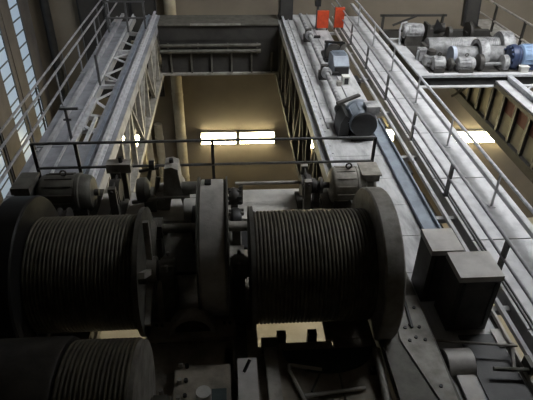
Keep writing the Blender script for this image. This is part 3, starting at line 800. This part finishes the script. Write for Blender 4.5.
t = on2('auxiliary_drum', 'long pale drum at the back of the second crane platform', 'drum')
lathe([(0, .23), (.02, .26), (.95, .26), (.96, .25), (1.5, .25), (1.52, .26), (2.2, .26)], (5.32, 13.68, -.02), 40).build('drum_shell', 'dgrey', t)
lathe([(0, .262), (.42, .262)], (6.25, 13.68, -.02), 40).build('pale_band', 'mlight', t)
for k in range(26):
    x = 5.95+k*.05 if k < 14 else 6.7+(k-14)*.05
    lathe([(0, .268), (.02, .268)], (x, 13.68, -.02), 32).build('groove_rib', 'mlight', t)
lathe([(0, .2), (0, .40), (.06, .42), (.26, .42), (.32, .38), (.32, .2)], (7.28, 13.62, .0), 40).build('end_guard', 'mlight', t)
box(5.2, 5.3, 13.4, 13.8, PZ, .1).build('bearing', 'dark', t)
box(7.15, 7.26, 13.4, 13.8, PZ, .1).build('bearing', 'dark', t)
t = on2('auxiliary_drum', 'shorter drum with arched guard in the middle of the second crane platform', 'drum')
lathe([(0, .2), (.02, .23), (1.5, .23)], (5.76, 12.98, -.0), 32).build('drum_shell', 'dgrey', t)
lathe([(0, .235), (.05, .24), (.1, .235)], (5.74, 12.98, .0), 32).build('drum_band', 'paleblue', t)
MB().arch((0, 12.95, .02), .29, .40, 6.38, 6.60, -.25, math.pi+.35, 24).build('guard_arch', 'mlight', t)
lathe([(0, .3), (.02, .3)], (6.5, 12.95, 0.02), 30).build('guard_disc', 'dark', t)
for x in (6.05, 7.0): box(x-.05, x+.05, 12.85, 13.1, PZ, -.1).build('bearing', 'dark', t)
motor_x('platform_motor', 4.9, 5.5, 14.55, .17, .2, 'light grey motor at the back left of the second crane platform', 'mlight', 'dark', PZ, eye=False, group=None, dirn=-1)
t = on2('flexible_conduit', 'dark arched conduit beside the back left platform motor', 'conduit')
MB().path([(4.86, 14.5, PZ), (4.82, 14.52, .2), (4.86, 14.55, .38), (5.0, 14.55, .42)], .025, 8).build('hose', 'lrail', t)
t = on2('brake_unit', 'dark brake with slanted thruster behind the long pale drum', 'brake')
MB().box(5.6, 5.75, 14.4, 14.7, PZ, .25).box(5.55, 5.62, 14.35, 14.75, PZ, .38).build('brake_frame', 'dark', t)
tube((5.75, 14.6, .18), (6.1, 14.5, .28), .12, 14).build('thruster', 'dark', t)
MB().prism([(5.72, .2), (5.8, .52), (6.0, .3)], 14.4, 14.45, 'y').build('brake_flap', 'black', t)
lathe([(0, .18), (.1, .18)], (6.2, 14.55, .1), 18).build('brake_disc', 'dark', t)
box(6.1, 6.3, 14.45, 14.65, PZ, .0).build('brake_foot', 'dark', t)
t = on2('rope_sheave', 'dark upright sheave behind the long pale drum', 'sheave')
lathe([(0, .27), (.03, .24), (.07, .24), (.1, .27)], (6.75, 14.5, .15), 28).build('rim', 'dark', t)
lathe([(0, .2), (.02, .2)], (6.86, 14.5, .15), 28).build('cheek', 'mlight', t)
box(6.72, 6.9, 14.42, 14.58, PZ, .15).build('stand', 'dark', t)
t = on2('small_gearbox', 'pale boxy gearbox at the left front of the second crane platform', 'gearbox')
MB().box(4.98, 5.2, 13.1, 13.36, PZ, .1).box(5.2, 5.32, 13.16, 13.3, -.1, .02).build('gearbox_body', 'mlight', t)
MB().path([(4.95, 13.2, PZ), (4.95, 13.2, .05), (5.3, 13.15, .05), (5.3, 13.15, PZ)], .025, 8).build('frame_tube', 'lrail', t)
motor_x('platform_motor', 5.06, 5.38, 12.42, .0, .17, 'short dusty motor standing nearest the left front platform corner', 'mlight', 'dark', PZ, eye=True)
t = on2('upright_brake', 'round upright brake cap behind the front left platform motor', 'brake')
lathe([(0, .19), (.1, .2), (.24, .17), (.28, .08)], (5.18, 12.86, PZ), 24, 'z').build('cap_base', 'mlight', t)
lathe([(0, .12), (.1, .12), (.13, .06)], (5.18, 12.86, .08), 20, 'z').build('cap_top', 'dark', t)
motor_x('platform_motor', 5.68, 6.14, 12.40, -.02, .17, 'pale finned motor in front of the shorter platform drum', 'mlight', 'dark', PZ, eye=True)
t = on2('motor_coupling', 'dark coupling between the two front platform motors', 'coupling')
lathe([(0, .08), (.05, .14), (.12, .14), (.16, .08)], (5.46, 12.42, -.02), 16).build('coupling_halves', 'dark', t)
box(5.5, 5.58, 12.34, 12.5, PZ, -.1).build('stand', 'black', t)
t = on2('motor_coupling', 'dark brake coupling right of the pale finned motor', 'coupling')
lathe([(0, .1), (.05, .2), (.16, .2), (.2, .1)], (6.2, 12.45, .0), 18).build('coupling_halves', 'dark', t)
box(6.25, 6.36, 12.35, 12.55, PZ, -.1).build('stand', 'black', t)
t = on2('layshaft', 'horizontal shaft leading to a round bearing beside the navy gear', 'shaft')
tube((6.4, 12.45, -.05), (6.95, 12.45, -.05), .05, 12).build('shaft_tube', 'dgrey', t)
lathe([(0, .14), (.02, .2), (.14, .2), (.16, .14)], (6.86, 12.45, -.02), 24).build('bearing_ring', 'mlight', t)
box(6.8, 7.06, 12.3, 12.6, PZ, -.14).build('bearing_foot', 'dark', t)
t = on2('blue_motor', 'bright pale blue motor at the right end of the second crane platform', 'motor')
lathe([(0, .24), (.03, .28), (.6, .28), (.62, .3), (.68, .3), (.7, .26), (.8, .2)], (7.36, 12.6, .1), 36).build('motor_body', 'blue', t)
for k in range(16):
    a = 2*math.pi*k/16
    bar((7.42, 12.6+.28*math.cos(a), .1+.28*math.sin(a)), (7.92, 12.6+.28*math.cos(a), .1+.28*math.sin(a)), .012, .03, up=(0, math.cos(a), math.sin(a))).build('cooling_fin', 'blue', t)
for s in (-1, 1): box(7.45, 7.95, 12.6+s*.2-.04, 12.6+s*.2+.04, PZ, -.05).build('foot', 'navy', t)
t = on2('navy_gear', 'navy blue gear coupling on the shaft of the blue motor', 'coupling')
lathe([(0, .16), (.03, .29), (.1, .31), (.16, .31), (.2, .27), (.26, .27)], (7.08, 12.6, .08), 30).build('gear_body', 'navy', t)
for k in range(12):
    a = 2*math.pi*k/12
    tube((7.06, 12.6+.24*math.cos(a), .08+.24*math.sin(a)), (7.11, 12.6+.24*math.cos(a), .08+.24*math.sin(a)), .035, 6).build('gear_bolt', 'navy', t)
box(7.12, 7.3, 12.42, 12.78, PZ, -.1).build('gear_foot', 'navy', t)
t = on2('front_box', 'small white junction box in front of the blue motor', 'box')
box(7.3, 7.5, 12.2, 12.34, PZ, -.06).build('box_body', 'white', t)
box(7.28, 7.52, 12.19, 12.35, -.06, -.045).build('box_lid', 'white', t)
# second crane bridge girder with side panels
g = thing('side_girder', (6.8, 10.5, -1.6), 'second crane girder with beige and dull red side panels', 'girder')
box(6.62, 7.2, 5.0, 12.02, -.36, -.32).build('top_plate', 'deck', g)
box(6.60, 6.66, 5.0, 12.02, -.46, -.36).build('top_chord', 'black', g)
box(6.58, 6.76, 5.0, 16.2, -1.6, -1.38).build('bottom_chord', 'beam', g)
k = 0
for y in [5.2+.62*i for i in range(18)]:
    box(6.60, 6.68, y-.05, y+.05, -1.38, -.46 if y < 11.9 else -.53).build('side_post', 'black', g)
    if y+.62 < 16.1:
        mt = 'panelb'
        box(6.69, 6.71, y-.0, y+.62, -1.38, -.85 if y < 11.3 else -.53).build('side_panel', mt, g)
        if y < 11.3: box(6.685, 6.715, y, y+.62, -.85, -.46).build('mesh_panel', 'redmesh', g)
MB().box(6.9, 6.95, 5, 12.0, -.32, -.22).box(6.86, 6.99, 5, 12.0, -.22, -.18).build('crane_rail', 'lrail', g)
for i in range(6):
    y = 9.0+.5*i
    bar((7.2, y, -.34), (7.75, y+(.5 if i % 2 else -.0), -.34), .05, .03).build('lattice_bar', 'lrail', g)
# its rear handrail
t = thing('handrail', (8.25, 14.5, PZ), 'brown double handrail behind the second crane platform', 'handrail')
for z in (.5, .02):
    tube((8.22, 9.0, z), (8.22, 17.3, z), .03, 10).build('rail', 'tgrey', t)
for y in (10.6, 12.4, 14.2, 16.0):
    bar((8.22, y, PZ-.1), (8.22, y, .5), .06, .06).build('post', 'beam', t)
t = thing('walkway', (8.4, 13.4, PZ-.15), 'dim brown walkway of the second crane behind its platform', 'walkway')
for i in range(7):
    box(8.08, 8.9, 9+i*1.2, 9+i*1.2+1.19, PZ-.12, PZ-.1).build('deck_plate', 'tgrey', t)
for x in (8.1, 8.88): box(x-.02, x+.02, 9, 17.4, PZ-.3, PZ-.12).build('stringer', 'beam', t)
t = thing('open_cabinet', (7.55, 16.4, PZ), 'tall dark cabinet door leaning at the back of the second crane', 'cabinet')
MB().prism([(7.35, PZ), (7.85, PZ), (7.75, 1.0), (7.25, 1.0)], 16.2, 16.35, 'y').build('cabinet_body', 'black', t)
MB().prism([(7.42, PZ+.1), (7.78, PZ+.1), (7.7, .9), (7.34, .9)], 16.18, 16.2, 'y').build('cabinet_door', 'beam', t)
# rear cross girder of the second crane platform
t = thing('rear_beam', (6.5, 15.8, -.5), 'dark brown beam with slanting stay behind the second crane platform', 'beam')
box(4.6, 8.0, 15.6, 15.8, -.55, -.15).build('beam_web', 'beam', t)
box(4.5, 6.5, 15.5, 15.56, .3, .36).build('guard_rail', 'beam', t)
bar((4.9, 15.5, .05), (5.6, 15.5, .33), .05, .05).build('stay', 'beam', t)
for x in (4.6, 6.4): box(x-.03, x+.03, 15.5, 15.58, -.15, .36).build('guard_post', 'beam', t)

# ================================================================== UNSEEN FILL LIGHTS ADDED UNDER THE BRIDGE (light the floor far below)
for x, y, lb in ((1.1, 9.5, 'floodlight added near the right girder to brighten the floor'), (-1.6, 9.5, 'floodlight added near the left girder to brighten the floor'), (5.2, 12.2, 'floodlight added near the right walkway to brighten the floor')):
    t = thing('fill_light', (x, y, -2.3), lb, 'lamp', 'added fill lights under the bridge')
    MB().lathe([(-.02, .2), (-.12, .12), (-.3, .1)], (x, y, -2.1), 20, 'z').build('reflector', 'white', t)
    lathe([(-.01, .18), (0, .18)], (x, y, -2.13), 20, 'z').build('lens', 'fill', t)
    tube((x, y, -2.2), (x, y, -1.85), .03, 8).build('stem', 'dark', t)
